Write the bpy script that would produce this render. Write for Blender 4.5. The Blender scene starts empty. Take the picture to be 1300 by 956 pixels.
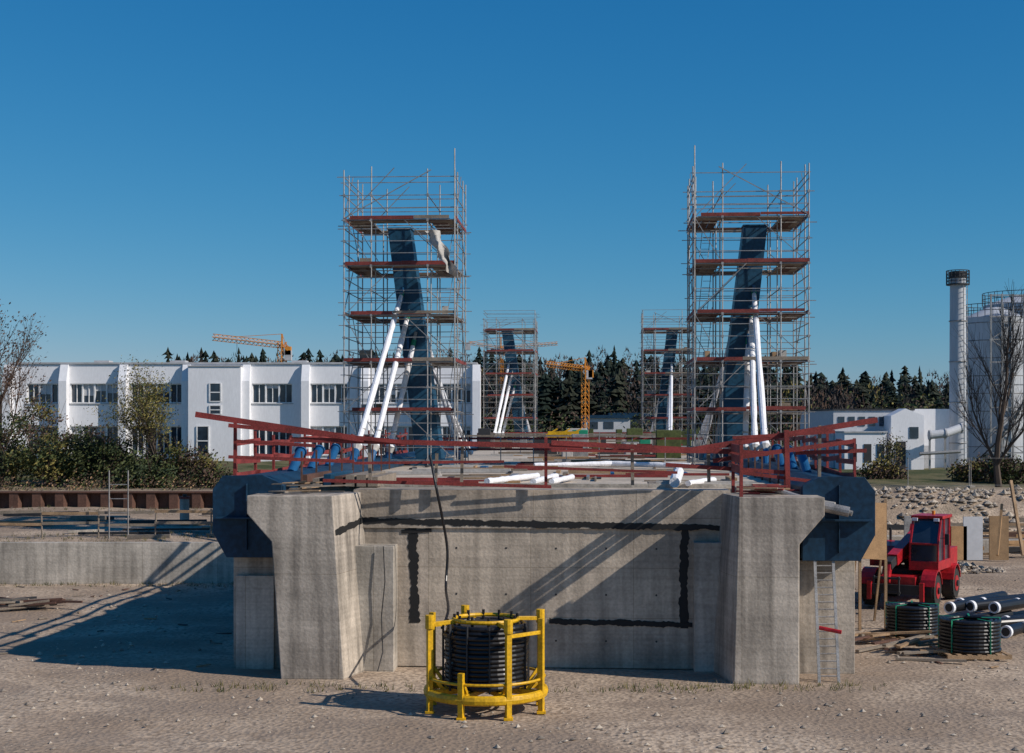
import bpy, math, random
from mathutils import Vector, Matrix, noise
random.seed(7)
R=random.random
U=random.uniform
F=1805.0; H=6.3; HOR=540.0
def W(px,py,Y): return Vector(((px-650)*Y/F, Y, H-(py-HOR)*Y/F))
TH=0.062
def B(u,v,z):
    c=math.cos(TH); s=math.sin(TH)
    return Vector((0.62+u*c+v*s, 35-u*s+v*c, z))
scene=bpy.context.scene
# ---------------- materials
def N(nt,t,**k):
    n=nt.nodes.new(t)
    for a,b in k.items(): setattr(n,a,b)
    return n
def mat(name,col,rough=0.7,metal=0.0,var=0.25,scale=2.0,fine=25.0,bump=0.0,col2=None,stretch=(1,1,1),spec=0.4,coords='pos'):
    m=bpy.data.materials.new(name); m.use_nodes=True; nt=m.node_tree
    b=nt.nodes['Principled BSDF']; L=nt.links.new
    b.inputs['Roughness'].default_value=rough; b.inputs['Metallic'].default_value=metal
    b.inputs['Specular IOR Level'].default_value=spec
    g=N(nt,'ShaderNodeNewGeometry'); mp=N(nt,'ShaderNodeMapping'); L(g.outputs['Position'],mp.inputs['Vector'])
    mp.inputs['Scale'].default_value=stretch
    n1=N(nt,'ShaderNodeTexNoise'); n1.inputs['Scale'].default_value=scale; n1.inputs['Detail'].default_value=5; L(mp.outputs[0],n1.inputs['Vector'])
    n2=N(nt,'ShaderNodeTexNoise'); n2.inputs['Scale'].default_value=fine; n2.inputs['Detail'].default_value=3; L(mp.outputs[0],n2.inputs['Vector'])
    a=N(nt,'ShaderNodeMath',operation='ADD'); L(n1.outputs['Fac'],a.inputs[0]); L(n2.outputs['Fac'],a.inputs[1])
    r=N(nt,'ShaderNodeMapRange'); L(a.outputs[0],r.inputs['Value']); r.inputs['From Min'].default_value=0.7; r.inputs['From Max'].default_value=1.3
    mx=N(nt,'ShaderNodeMix',data_type='RGBA'); L(r.outputs[0],mx.inputs['Factor'])
    c2=col2 if col2 else tuple(min(1,x*(1+var)) for x in col)
    c1=col if col2 else tuple(x*(1-var) for x in col)
    mx.inputs['A'].default_value=(*c1,1); mx.inputs['B'].default_value=(*c2,1)
    L(mx.outputs['Result'],b.inputs['Base Color'])
    if bump>0:
        bp=N(nt,'ShaderNodeBump'); bp.inputs['Strength'].default_value=bump; bp.inputs['Distance'].default_value=0.05
        L(a.outputs[0],bp.inputs['Height']); L(bp.outputs[0],b.inputs['Normal'])
    return m
def concrete(name,col,pw=2.5,ph=1.25,streak=0.5):
    m=mat(name,col,0.85,0,0.2,0.8,14,0.2); nt=m.node_tree; L=nt.links.new
    b=nt.nodes['Principled BSDF']; src=b.inputs['Base Color'].links[0].from_socket
    g=[n for n in nt.nodes if n.type=='NEW_GEOMETRY'][0]
    sp=N(nt,'ShaderNodeSeparateXYZ'); L(g.outputs['Position'],sp.inputs[0])
    ad=N(nt,'ShaderNodeMath',operation='ADD'); L(sp.outputs[0],ad.inputs[0]); L(sp.outputs[1],ad.inputs[1])
    cb=N(nt,'ShaderNodeCombineXYZ'); L(ad.outputs[0],cb.inputs[0]); L(sp.outputs[2],cb.inputs[1])
    bk=N(nt,'ShaderNodeTexBrick'); bk.offset=0.0; L(cb.outputs[0],bk.inputs['Vector'])
    bk.inputs['Scale'].default_value=1; bk.inputs['Brick Width'].default_value=pw; bk.inputs['Row Height'].default_value=ph
    bk.inputs['Mortar Size'].default_value=0.009; bk.inputs['Mortar Smooth'].default_value=0.3
    bk.inputs['Color1'].default_value=(1,1,1,1); bk.inputs['Color2'].default_value=(0.90,0.90,0.92,1); bk.inputs['Mortar'].default_value=(0.64,0.62,0.59,1)
    m1=N(nt,'ShaderNodeMix',data_type='RGBA',blend_type='MULTIPLY'); m1.inputs['Factor'].default_value=1
    L(src,m1.inputs['A']); L(bk.outputs['Color'],m1.inputs['B'])
    mp=N(nt,'ShaderNodeMapping'); mp.inputs['Scale'].default_value=(4,4,0.3); L(g.outputs['Position'],mp.inputs[0])
    ns=N(nt,'ShaderNodeTexNoise'); ns.inputs['Scale'].default_value=1; ns.inputs['Detail'].default_value=5; L(mp.outputs[0],ns.inputs['Vector'])
    rr=N(nt,'ShaderNodeMapRange'); L(ns.outputs['Fac'],rr.inputs['Value']); rr.inputs['From Min'].default_value=0.3; rr.inputs['From Max'].default_value=0.6
    rr.inputs['To Min'].default_value=1-streak; rr.inputs['To Max'].default_value=1.06
    mp2=N(nt,'ShaderNodeMapping'); mp2.inputs['Scale'].default_value=(0.3,0.3,10); L(g.outputs['Position'],mp2.inputs[0])
    nb=N(nt,'ShaderNodeTexNoise'); nb.inputs['Scale'].default_value=1; nb.inputs['Detail'].default_value=2; L(mp2.outputs[0],nb.inputs['Vector'])
    rb=N(nt,'ShaderNodeMapRange'); L(nb.outputs['Fac'],rb.inputs['Value']); rb.inputs['From Min'].default_value=0.35; rb.inputs['From Max'].default_value=0.6; rb.inputs['To Min'].default_value=0.9; rb.inputs['To Max'].default_value=1.04
    mm=N(nt,'ShaderNodeMath',operation='MULTIPLY'); L(rr.outputs[0],mm.inputs[0]); L(rb.outputs[0],mm.inputs[1])
    pn=N(nt,'ShaderNodeTexNoise'); pn.inputs['Scale'].default_value=0.55; pn.inputs['Detail'].default_value=7; L(g.outputs['Position'],pn.inputs['Vector'])
    pr=N(nt,'ShaderNodeMapRange'); L(pn.outputs['Fac'],pr.inputs['Value']); pr.inputs['From Min'].default_value=0.38; pr.inputs['From Max'].default_value=0.58; pr.inputs['To Min'].default_value=0.72; pr.inputs['To Max'].default_value=1.06
    m3=N(nt,'ShaderNodeMath',operation='MULTIPLY'); L(mm.outputs[0],m3.inputs[0]); L(pr.outputs[0],m3.inputs[1])
    m2=N(nt,'ShaderNodeVectorMath',operation='SCALE'); L(m1.outputs['Result'],m2.inputs[0]); L(m3.outputs[0],m2.inputs['Scale'])
    L(m2.outputs[0],b.inputs['Base Color'])
    return m
M={}
M['conc']=concrete('concrete_wall',(0.49,0.41,0.32),2.5,1.3,0.32)
M['conc2']=concrete('concrete_pier',(0.45,0.39,0.32),3.1,2.6,0.48)
M['concL']=concrete('concrete_light',(0.49,0.44,0.37),3.0,5.0,0.35)
M['deck']=mat('deck_concrete',(0.46,0.39,0.31),0.9,0,0.3,0.7,6)
M['bitumen']=mat('bitumen_paint',(0.012,0.012,0.012),0.7)
M['blue']=mat('blue_steel_paint',(0.010,0.058,0.112),0.45,0,0.35,1.0,8,spec=0.4)
M['blueD']=mat('dark_blue_steel_paint',(0.007,0.034,0.070),0.5,0,0.4,1.0,8,spec=0.3)
M['blueL']=mat('blue_tube_paint',(0.012,0.080,0.19),0.4)
M['red']=mat('red_timber',(0.20,0.030,0.026),0.75,0,0.55,1.5,30)
M['redb']=mat('red_toe_board',(0.18,0.035,0.028),0.75,0,0.5,2,20)
M['wood']=mat('timber',(0.32,0.21,0.12),0.8,0,0.4,2,30)
M['woodg']=mat('weathered_timber',(0.22,0.18,0.14),0.9,0,0.4,2,30)
M['osb']=mat('plywood',(0.42,0.25,0.12),0.8,0,0.25,3,30)
M['galv']=mat('galvanised_steel',(0.30,0.29,0.28),0.5,0.45,0.4,3,30)
M['white']=mat('white_wrap',(0.78,0.78,0.80),0.6,0,0.12,3,15,0.3)
M['tarp']=mat('tarpaulin',(0.42,0.40,0.37),0.8,0,0.2,2,10)
M['yellow']=mat('yellow_paint',(0.60,0.34,0.008),0.45,0,0.35,3,20)
M['crane']=mat('crane_orange',(0.62,0.24,0.03),0.5)
M['black']=mat('black_plastic',(0.012,0.012,0.014),0.35,0,0.3,4,20)
M['rubber']=mat('tyre_rubber',(0.025,0.023,0.021),0.85,0,0.5,4,20)
M['redp']=mat('red_machine_paint',(0.38,0.012,0.018),0.38,0,0.4,2,12,spec=0.5)
M['dark']=mat('dark_metal',(0.03,0.03,0.032),0.6)
M['glass']=mat('window_glass',(0.02,0.035,0.055),0.08,0,0.5,0.6,2,spec=0.8)
M['wwall']=mat('white_render',(0.76,0.76,0.78),0.85,0,0.07,0.5,8,stretch=(1,1,.3))
M['frame']=mat('window_frame',(0.7,0.7,0.7),0.6)
M['roof']=mat('roof_edge',(0.42,0.42,0.43),0.7)
M['gwall']=mat('grey_cladding',(0.5,0.51,0.53),0.7,0,0.1,0.4,5)
M['silo']=mat('silo_cladding',(0.42,0.44,0.47),0.6,0,0.15,0.4,4,stretch=(1,1,0.15))
M['rust']=mat('rusty_steel',(0.10,0.05,0.035),0.8,0,0.4,1,12)
M['bark']=mat('bark',(0.075,0.055,0.042),0.9)
M['barkf']=mat('twigs_brown',(0.095,0.064,0.050),0.95,0,0.5,0.2,3,spec=0.1)
M['barkg']=mat('twigs_grey',(0.062,0.053,0.050),0.95,0,0.5,0.2,3,spec=0.1)
M['con']=mat('conifer_needles',(0.018,0.027,0.021),0.9,0,0.6,0.12,3,spec=0.1)
M['con2']=mat('conifer_brown_green',(0.034,0.038,0.026),0.9,0,0.5,0.12,3,spec=0.1)
M['leafy']=mat('spring_leaves',(0.17,0.14,0.035),0.8,0,0.4,1,6)
M['leafg']=mat('shrub_leaves',(0.06,0.075,0.020),0.8,0,0.5,0.6,6)
M['leafd']=mat('dark_shrub',(0.025,0.04,0.014),0.8,0,0.5,0.6,6)
M['stone']=mat('stone',(0.42,0.355,0.28),0.9,0,0.3,1.3,12,0.3)
M['stoned']=mat('stone_dark',(0.22,0.185,0.15),0.9,0,0.3,1.3,12,0.3)
M['strap']=mat('green_strap',(0.01,0.22,0.12),0.5)
M['tan']=mat('brown_cardboard',(0.3,0.19,0.10),0.8)
# ---------------- mesher
class Me:
    def __init__(s): s.v=[];s.f=[];s.m=[];s.mats=[]
    def mi(s,k):
        if k not in s.mats: s.mats.append(k)
        return s.mats.index(k)
    def add(s,vs,fs,k):
        o=len(s.v); s.v+= [tuple(x) for x in vs]; i=s.mi(k)
        for f in fs: s.f.append(tuple(o+a for a in f)); s.m.append(i)
    def hexa(s,p,k):
        s.add(p,[(3,2,1,0),(4,5,6,7),(0,1,5,4),(1,2,6,5),(2,3,7,6),(3,0,4,7)],k)
    def box(s,x0,x1,y0,y1,z0,z1,k,tf=None):
        p=[(x0,y0,z0),(x1,y0,z0),(x1,y1,z0),(x0,y1,z0),(x0,y0,z1),(x1,y0,z1),(x1,y1,z1),(x0,y1,z1)]
        if tf: p=[tf(*q) for q in p]
        s.hexa(p,k)
    def prism(s,poly,d,k,tf=None):
        n=len(poly); p=[Vector(q) for q in poly]; q=[a+Vector(d) for a in p]
        a=p+q
        if tf: a=[tf(*x) for x in a]
        s.add(a,[tuple(range(n))[::-1],tuple(range(n,2*n))]+[(i,(i+1)%n,n+(i+1)%n,n+i) for i in range(n)],k)
    def beam(s,a,b,w,h,k,up=Vector((0,0,1))):
        a=Vector(a);b=Vector(b);d=(b-a)
        if d.length<1e-6:return
        d.normalize(); x=d.cross(up)
        if x.length<1e-3: x=d.cross(Vector((0,1,0)))
        x.normalize(); y=x.cross(d)
        x*=w/2;y*=h/2
        s.hexa([a-x-y,a+x-y,b+x-y,b-x-y,a-x+y,a+x+y,b+x+y,b-x+y],k)
    def cyl(s,a,b,r,k,r2=None,n=8,cap=True):
        a=Vector(a);b=Vector(b);d=b-a
        if d.length<1e-6:return
        d.normalize(); x=d.orthogonal().normalized(); y=d.cross(x)
        if r2 is None:r2=r
        vs=[]
        for c,rr in((a,r),(b,r2)):
            for i in range(n):
                t=2*math.pi*i/n; vs.append(c+x*(math.cos(t)*rr)+y*(math.sin(t)*rr))
        fs=[(i,(i+1)%n,n+(i+1)%n,n+i) for i in range(n)]
        if cap: fs+=[tuple(range(n))[::-1],tuple(range(n,2*n))]
        s.add(vs,fs,k)
    def tube(s,pts,r,k,n=6):
        for a,b in zip(pts[:-1],pts[1:]): s.cyl(a,b,r,k,n=n)
    def torus(s,c,R1,r,k,n=36,m=8,axis='z',sq=1.0):
        vs=[];fs=[]
        for i in range(n):
            t=2*math.pi*i/n
            for j in range(m):
                p=2*math.pi*j/m; rr=R1+r*math.cos(p); z=r*math.sin(p)*sq
                q=Vector((rr*math.cos(t),rr*math.sin(t),z))
                vs.append(q+Vector(c))
                fs.append((i*m+j,((i+1)%n)*m+j,((i+1)%n)*m+(j+1)%m,i*m+(j+1)%m))
        s.add(vs,fs,k)
    def obj(s,name,parent=None,bevel=0,smooth=False):
        me=bpy.data.meshes.new(name); me.from_pydata(s.v,[],s.f)
        for k in s.mats: me.materials.append(M[k])
        me.polygons.foreach_set('material_index',s.m)
        if smooth: me.polygons.foreach_set('use_smooth',[True]*len(s.f))
        me.update()
        o=bpy.data.objects.new(name,me); scene.collection.objects.link(o)
        if parent: o.parent=parent
        if bevel:
            md=o.modifiers.new('bevel','BEVEL'); md.width=bevel; md.segments=2; md.limit_method='ANGLE'
        return o
def empty(name):
    e=bpy.data.objects.new(name,None); scene.collection.objects.link(e); return e
def sm(a,b,x):
    t=max(0,min(1,(x-a)/(b-a))); return t*t*(3-2*t)
def lin(a,b,x): return max(0,min(1,(x-a)/(b-a)))
# ---------------- ground
def gz(x,y):
    ax=0.62+(y-35)*TH
    hl=1.5*lin(57.0,57.1,y)+0.5*lin(59,74,y)+0.8*lin(75.0,75.1,y)+0.8*sm(80,105,y)
    hr=2.8*sm(70.5,77,y)+0.4*lin(80,95,y)
    far=3.0*sm(230,300,y)+7*sm(285,345,y)
    mid=3.5*sm(165,180,y)
    if x<ax: t=lin(ax-10.5,ax-12.5,x); h=mid+(max(hl,mid)-mid)*t
    else: t=lin(ax+10,ax+14,x); h=mid+(max(hr,mid)-mid)*t
    h+=far
    n=noise.noise(Vector((x*0.25,y*0.25,0)))*0.14+noise.noise(Vector((x*0.9,y*0.9,3)))*0.06
    if -9<x-ax<9.5 and 30<y<42: n*=0.3
    return h+n-0.02
xs=[-3000,-1500,-700,-400,-250,-160,-110,-80,-65,-55]+[x*0.5 for x in range(-96,97)]+[55,65,80,110,160,250,400,700,1500,3000]
ys=[-60,-30,-10,0,8,14,18]+[20+i*0.4 for i in range(92)]+[57.0,57.1,57.5]+[58+i*0.8 for i in range(21)]+[75.0,75.1,75.6]+[76+i for i in range(30)]+[110+5*i for i in range(14)]+[190,210,230,250,270,290,305,320,345,380,500,800,1500,3000]
g=Me(); vs=[(x,y,gz(x,y)) for y in ys for x in xs]; nx=len(xs)
gm=bpy.data.materials.new('gravel_earth'); gm.use_nodes=True; nt=gm.node_tree; L=nt.links.new; bs=nt.nodes['Principled BSDF']; bs.inputs['Roughness'].default_value=0.95; bs.inputs['Specular IOR Level'].default_value=0.2
ge=N(nt,'ShaderNodeNewGeometry')
def noi(sc,det=6,st=(1,1,1)):
    mp=N(nt,'ShaderNodeMapping'); mp.inputs['Scale'].default_value=st; L(ge.outputs['Position'],mp.inputs[0])
    n=N(nt,'ShaderNodeTexNoise'); n.inputs['Scale'].default_value=sc; n.inputs['Detail'].default_value=det; L(mp.outputs[0],n.inputs['Vector']); return n.outputs['Fac']
def ramp(s,a,b,c0,c1):
    r=N(nt,'ShaderNodeMapRange'); L(s,r.inputs['Value']); r.inputs['From Min'].default_value=a; r.inputs['From Max'].default_value=b
    m=N(nt,'ShaderNodeMix',data_type='RGBA'); L(r.outputs[0],m.inputs['Factor'])
    for k,c in(('A',c0),('B',c1)):
        if isinstance(c,tuple): m.inputs[k].default_value=(*c,1)
        else: L(c,m.inputs[k])
    return m.outputs['Result']
def mth(op,a,b):
    n=N(nt,'ShaderNodeMath',operation=op)
    for i,q in enumerate((a,b)):
        if isinstance(q,(int,float)): n.inputs[i].default_value=q
        else: L(q,n.inputs[i])
    return n.outputs[0]
c1=ramp(noi(0.2,9),0.40,0.60,(0.29,0.215,0.155),(0.49,0.385,0.285))
c2=ramp(noi(7,9),0.34,0.56,(0.24,0.18,0.13),c1)
vo=N(nt,'ShaderNodeTexVoronoi'); vo.inputs['Scale'].default_value=9; L(ge.outputs['Position'],vo.inputs['Vector'])
c3=ramp(vo.outputs['Distance'],0.0,0.10,(0.52,0.45,0.37),c2)
def tracks(rot,scale,lo,hi):
    mp=N(nt,'ShaderNodeMapping'); mp.inputs['Rotation'].default_value=(0,0,rot); L(ge.outputs['Position'],mp.inputs[0])
    wv=N(nt,'ShaderNodeTexWave'); wv.inputs['Scale'].default_value=scale; wv.inputs['Distortion'].default_value=6; wv.inputs['Detail'].default_value=1; wv.inputs['Detail Scale'].default_value=.25; L(mp.outputs[0],wv.inputs['Vector'])
    a=N(nt,'ShaderNodeMapRange'); L(wv.outputs['Fac'],a.inputs['Value']); a.inputs['From Min'].default_value=lo; a.inputs['From Max'].default_value=hi
    b=N(nt,'ShaderNodeMapRange'); L(noi(0.35,4),b.inputs['Value']); b.inputs['From Min'].default_value=.45; b.inputs['From Max'].default_value=.55
    return mth('MULTIPLY',a.outputs[0],b.outputs[0])
tk=mth('MAXIMUM',tracks(1.35,.11,.72,.9),tracks(2.0,.09,.8,.93))
c4=ramp(tk,0,1.3,c3,ramp(noi(22),0.3,0.7,(0.19,0.14,0.105),(0.36,0.28,0.21)))
grass=ramp(noi(0.5,8),0.4,0.6,(0.055,0.065,0.022),(0.14,0.12,0.06))
sp=N(nt,'ShaderNodeSeparateXYZ'); L(ge.outputs['Position'],sp.inputs[0])
ad=N(nt,'ShaderNodeMath',operation='MULTIPLY_ADD'); L(noi(0.4),ad.inputs[0]); ad.inputs[1].default_value=14; L(sp.outputs[1],ad.inputs[2])
c5=ramp(ad.outputs[0],82,92,c4,grass)
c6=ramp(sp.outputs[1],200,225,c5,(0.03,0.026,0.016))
L(c6,bs.inputs['Base Color'])
bp=N(nt,'ShaderNodeBump'); bp.inputs['Strength'].default_value=0.5; bp.inputs['Distance'].default_value=0.05
mm=mth('SUBTRACT',mth('ADD',noi(5,9),vo.outputs['Distance']),mth('MULTIPLY',tk,.6)); L(mm,bp.inputs['Height']); L(bp.outputs[0],bs.inputs['Normal'])
M['ground']=gm
g.add(vs,[(j*nx+i,j*nx+i+1,(j+1)*nx+i+1,(j+1)*nx+i) for j in range(len(ys)-1) for i in range(nx-1)],'ground')
g.obj('ground',smooth=True)
def rock(me,c,r,k):
    vs=[]; a=U(0,6.28); sx,sy,sz=U(.7,1.2),U(.6,1.1),U(.5,.9)
    P=[(1,0,0),(0,1,0),(-1,0,0),(0,-1,0),(0,0,1),(0,0,-1),(.75,.75,0),(-.7,.72,0),(-.74,-.7,0),(.7,-.75,0)]
    Fc=[(0,6,4),(6,1,4),(1,7,4),(7,2,4),(2,8,4),(8,3,4),(3,9,4),(9,0,4),(6,0,5),(1,6,5),(7,1,5),(2,7,5),(8,2,5),(3,8,5),(9,3,5),(0,9,5)]
    for p in P:
        q=Vector((p[0]*sx,p[1]*sy,p[2]*sz))*r*U(.75,1.15)
        vs.append(Vector((q.x*math.cos(a)-q.y*math.sin(a),q.x*math.sin(a)+q.y*math.cos(a),q.z))+Vector(c))
    me.add(vs,Fc,k)
s=Me()
for i in range(7500):
    y=25+34*R()**1.2; x=U(-.42,.42)*y
    ax=0.62+(y-35)*TH
    if abs(x-ax)<8.3 and y>33.8: continue
    r=0.015+0.07*R()**6
    if noise.noise(Vector((x*.3,y*.3,9)))<0.0 and R()<.75: continue
    rock(s,(x,y,gz(x,y)+r*.2),r,random.choice(['stone','stoned','stone']))
s.obj('gravel_stones')
s=Me()
for i in range(1500):
    x=U(14,46); y=U(72.8,77.3)
    if x<0.62+(y-35)*TH+12: continue
    if noise.noise(Vector((x*.4,y*.4,2)))<-.15: continue
    r=U(.06,.2)+.16*R()**5; rock(s,(x,y,gz(x,y)+r*.2),r,random.choice(['stone','stoned','stone','stoned']))
s.obj('rock_embankment')
s=Me()
for (hx,hy,hw,hh) in((-24,55,2.5,.3),(19,62,2.5,.5),(26,60,2,.4)):
    for i in range(220):
        a0=U(0,6.28); q=R()**.6; x=hx+math.cos(a0)*q*hw; y=hy+math.sin(a0)*q*hw*.5; rock(s,(x,y,gz(x,y)+hh*(1-q)),U(.06,.2),random.choice(['stone','stoned']))
s.obj('spoil_heaps')
# ---------------- abutment
ab=empty('bridge_abutment')
a=Me()
a.prism([(-5.0,2,0),(5.0,2,0),(5.0,2,3.62),(-5.0,2,3.62)],(0,1.5,0),'conc',B)
a.prism([(-4.9,1.94,3.62),(4.9,1.94,3.62),(4.9,1.94,4.62),(-4.9,1.94,4.62)],(0,1.5,0),'conc',B)
a.obj('front_wall',ab)
a=Me()
for sg in(-1,1):
    k=1 if sg<0 else .965
    fr=[(7.25*k,4.55),(7.25*k,4.1),(6.62*k,3.4),(6.38,-.1),(4.8,-.1),(5.1*k,4.55)]
    bk=[(7.25*k,4.55),(7.25*k,4.1),(6.9*k,3.4),(6.7,-.1),(4.3,-.1),(4.66,4.55)]
    p=[B(sg*u,0,z) for u,z in fr]+[B(sg*u,2.2,z) for u,z in bk]
    n=6; fs=[tuple(range(n)),tuple(range(n,2*n))[::-1]]+[(i,n+i,n+(i+1)%n,(i+1)%n) for i in range(n)]
    if sg>0: fs=[f[::-1] for f in fs]
    a.add(p,fs,'conc2')
a.obj('wing_piers',ab,bevel=0.02)
a=Me()
a.box(-4.8,-3.75,1.3,2.4,-.1,3.2,'concL',B); a.box(3.95,4.8,1.6,2.4,-.1,3.3,'concL',B)
for sg in(-1,1):
    x0,x1=sorted((sg*6.0,sg*8.0)); a.box(x0,x1,1.6,9.0,-.2,2.86,'conc2',B)
a.box(-7.9,-6.9,1.45,1.6,-.2,2.4,'concL',B)
a.obj('side_walls',ab,bevel=0.015)
a=Me()
def seam(pts,w,v):
    n=0
    for (u0,z0),(u1,z1) in zip(pts[:-1],pts[1:]):
        d=Vector((u1-u0,z1-z0)); Ln=d.length; d/=Ln; nn=Vector((-d.y,d.x)); c=int(Ln/.06)+1
        vs=[]
        for i in range(c+1):
            t=-w/2+(Ln+w)*i/c; q=Vector((u0,z0))+d*t
            wa=w/2*(1+.5*noise.noise(Vector((t*3,z0,5)))+U(-.25,.25)); wb=w/2*(1+.5*noise.noise(Vector((t*3,u0,15)))+U(-.25,.25))
            vs.append(B(q.x+nn.x*wa,v-n,q.y+nn.y*wa)); vs.append(B(q.x-nn.x*wb,v-n,q.y-nn.y*wb))
        a.add(vs,[(2*i,2*i+1,2*i+3,2*i+2) for i in range(c)],'bitumen'); n+=.003
seam([(-4.62,3.80),(4.6,3.66)],.15,1.93)
seam([(-3.35,3.55),(-3.3,1.25)],.23,1.99)
seam([(3.72,3.6),(3.70,1.15)],.2,1.99)
seam([(.3,1.2),(3.85,1.14)],.15,1.982)
seam([(-3.6,3.52),(-2.9,3.55)],.1,1.976)
vs=[]
for i in range(20):
    t=i/19; v=.05+1.85*t
    z=3.62+.2*t; ui=-(5.1-(5.1-4.8)*(4.55-z)/4.65); ub=-(4.66-(4.66-4.3)*(4.55-z)/4.65); u=ui+(ub-ui)*v/2.2+.008
    vs+= [B(u,v,z+.08+U(-.02,.03)),B(u+.004,v,z-.08+U(-.03,.02))]
a.add(vs,[(2*i,2*i+1,2*i+3,2*i+2) for i in range(19)],'bitumen')
a.obj('bitumen_seams',ab)
a=Me()
for u in[-2.2,-.9,.4,1.7,3.0]:
    for z in(.7,1.9,3.1): a.cyl(B(u,1.995,z),B(u,2.05,z),.028,'dark',n=8)
a.obj('tie_holes',ab)
# ---------------- steel girders + deck
for sg in(-1,1):
    a=Me()
    pr=[(6.6,4.75),(7.1,4.98),(8.1,4.95),(8.35,4.6),(8.35,3.6),(8.0,2.95),(6.6,2.95)]
    p=[(sg*u,1.2,z) for u,z in pr]
    a.prism(p,(0,115,0),'blueD',B)
    a.prism([(sg*(6.62+(u-6.6)*1.03),1.12,z*1.0+(.05 if z>4 else -.05)) for u,z in pr],(0,.07,0),'blueD',B)
    for u in(7.5,): x0,x1=sorted((sg*u,sg*(u+.03))); a.box(x0,x1,1.0,1.12,3.1,4.8,'blueD',B)
    x0,x1=sorted((sg*6.7,sg*8.3)); a.box(x0,x1,.9,1.12,3.9,3.95,'blueD',B)
    for v in range(6,110,4): x0,x1=sorted((sg*8.36,sg*8.6)); a.box(x0,x1,v,v+.04,3.2,4.8,'blueD',B)
    a.obj('steel_edge_girder',bevel=0.01)
a=Me()
a.box(-6.58,6.58,3.5,116,4.3,4.62,'deck',B)
a.box(-6.58,6.58,3.5,3.75,4.62,4.72,'concL',B)
a.box(-6.0,6.0,150,152,-.2,4.5,'concL',B); a.box(-8,8,116,152,4.1,4.6,'deck',B)
a.obj('bridge_deck')
a=Me()
for i in range(80):
    v=4.2+i*.6+U(-.2,.2); u0=U(-6.2,4); l=U(.8,3.5)
    a.box(u0,u0+l,v,v+U(.08,.25),4.63,4.63+U(.03,.16),random.choice(['wood','woodg','rust','tan','tarp','red']),B)
for i in range(30):
    v=4+i*.6; u=U(-6,6)
    a.box(u,u+U(.05,.3),v,v+U(.5,2),4.63,4.63+U(.03,.16),random.choice(['wood','woodg','galv','dark','blueL']),B)
a.obj('deck_timbers')
def wrap(name,pts,r,k='white'):
    a=Me()
    for (p,q) in zip(pts[:-1],pts[1:]):
        p=Vector(p);q=Vector(q);n=max(2,int((q-p).length/.25)); pr=r
        for i in range(n):
            nr=r*U(.85,1.15); a.cyl(p.lerp(q,i/n),p.lerp(q,(i+1)/n),pr,k,r2=nr,n=10); pr=nr
    return a.obj(name)
wrap('wrapped_pipe',[B(-1.6,4.5,4.74),B(-.4,9,4.74)],.09)
wrap('wrapped_pipe',[B(-.3,4.2,4.74),B(.2,9,4.74)],.09)
wrap('wrapped_pipe',[B(.2,4.4,4.74),B(.7,8,4.74)],.08)
wrap('wrapped_pipe',[B(3.5,2.6,4.80),B(3.9,8,4.9)],.14)
wrap('wrapped_pipe',[B(3.9,3.4,4.74),B(4.8,6,4.74)],.08)
wrap('wrapped_pipe',[B(-1,20,4.75),B(2,21,4.8),B(5,20,4.75)],.10)
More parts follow.
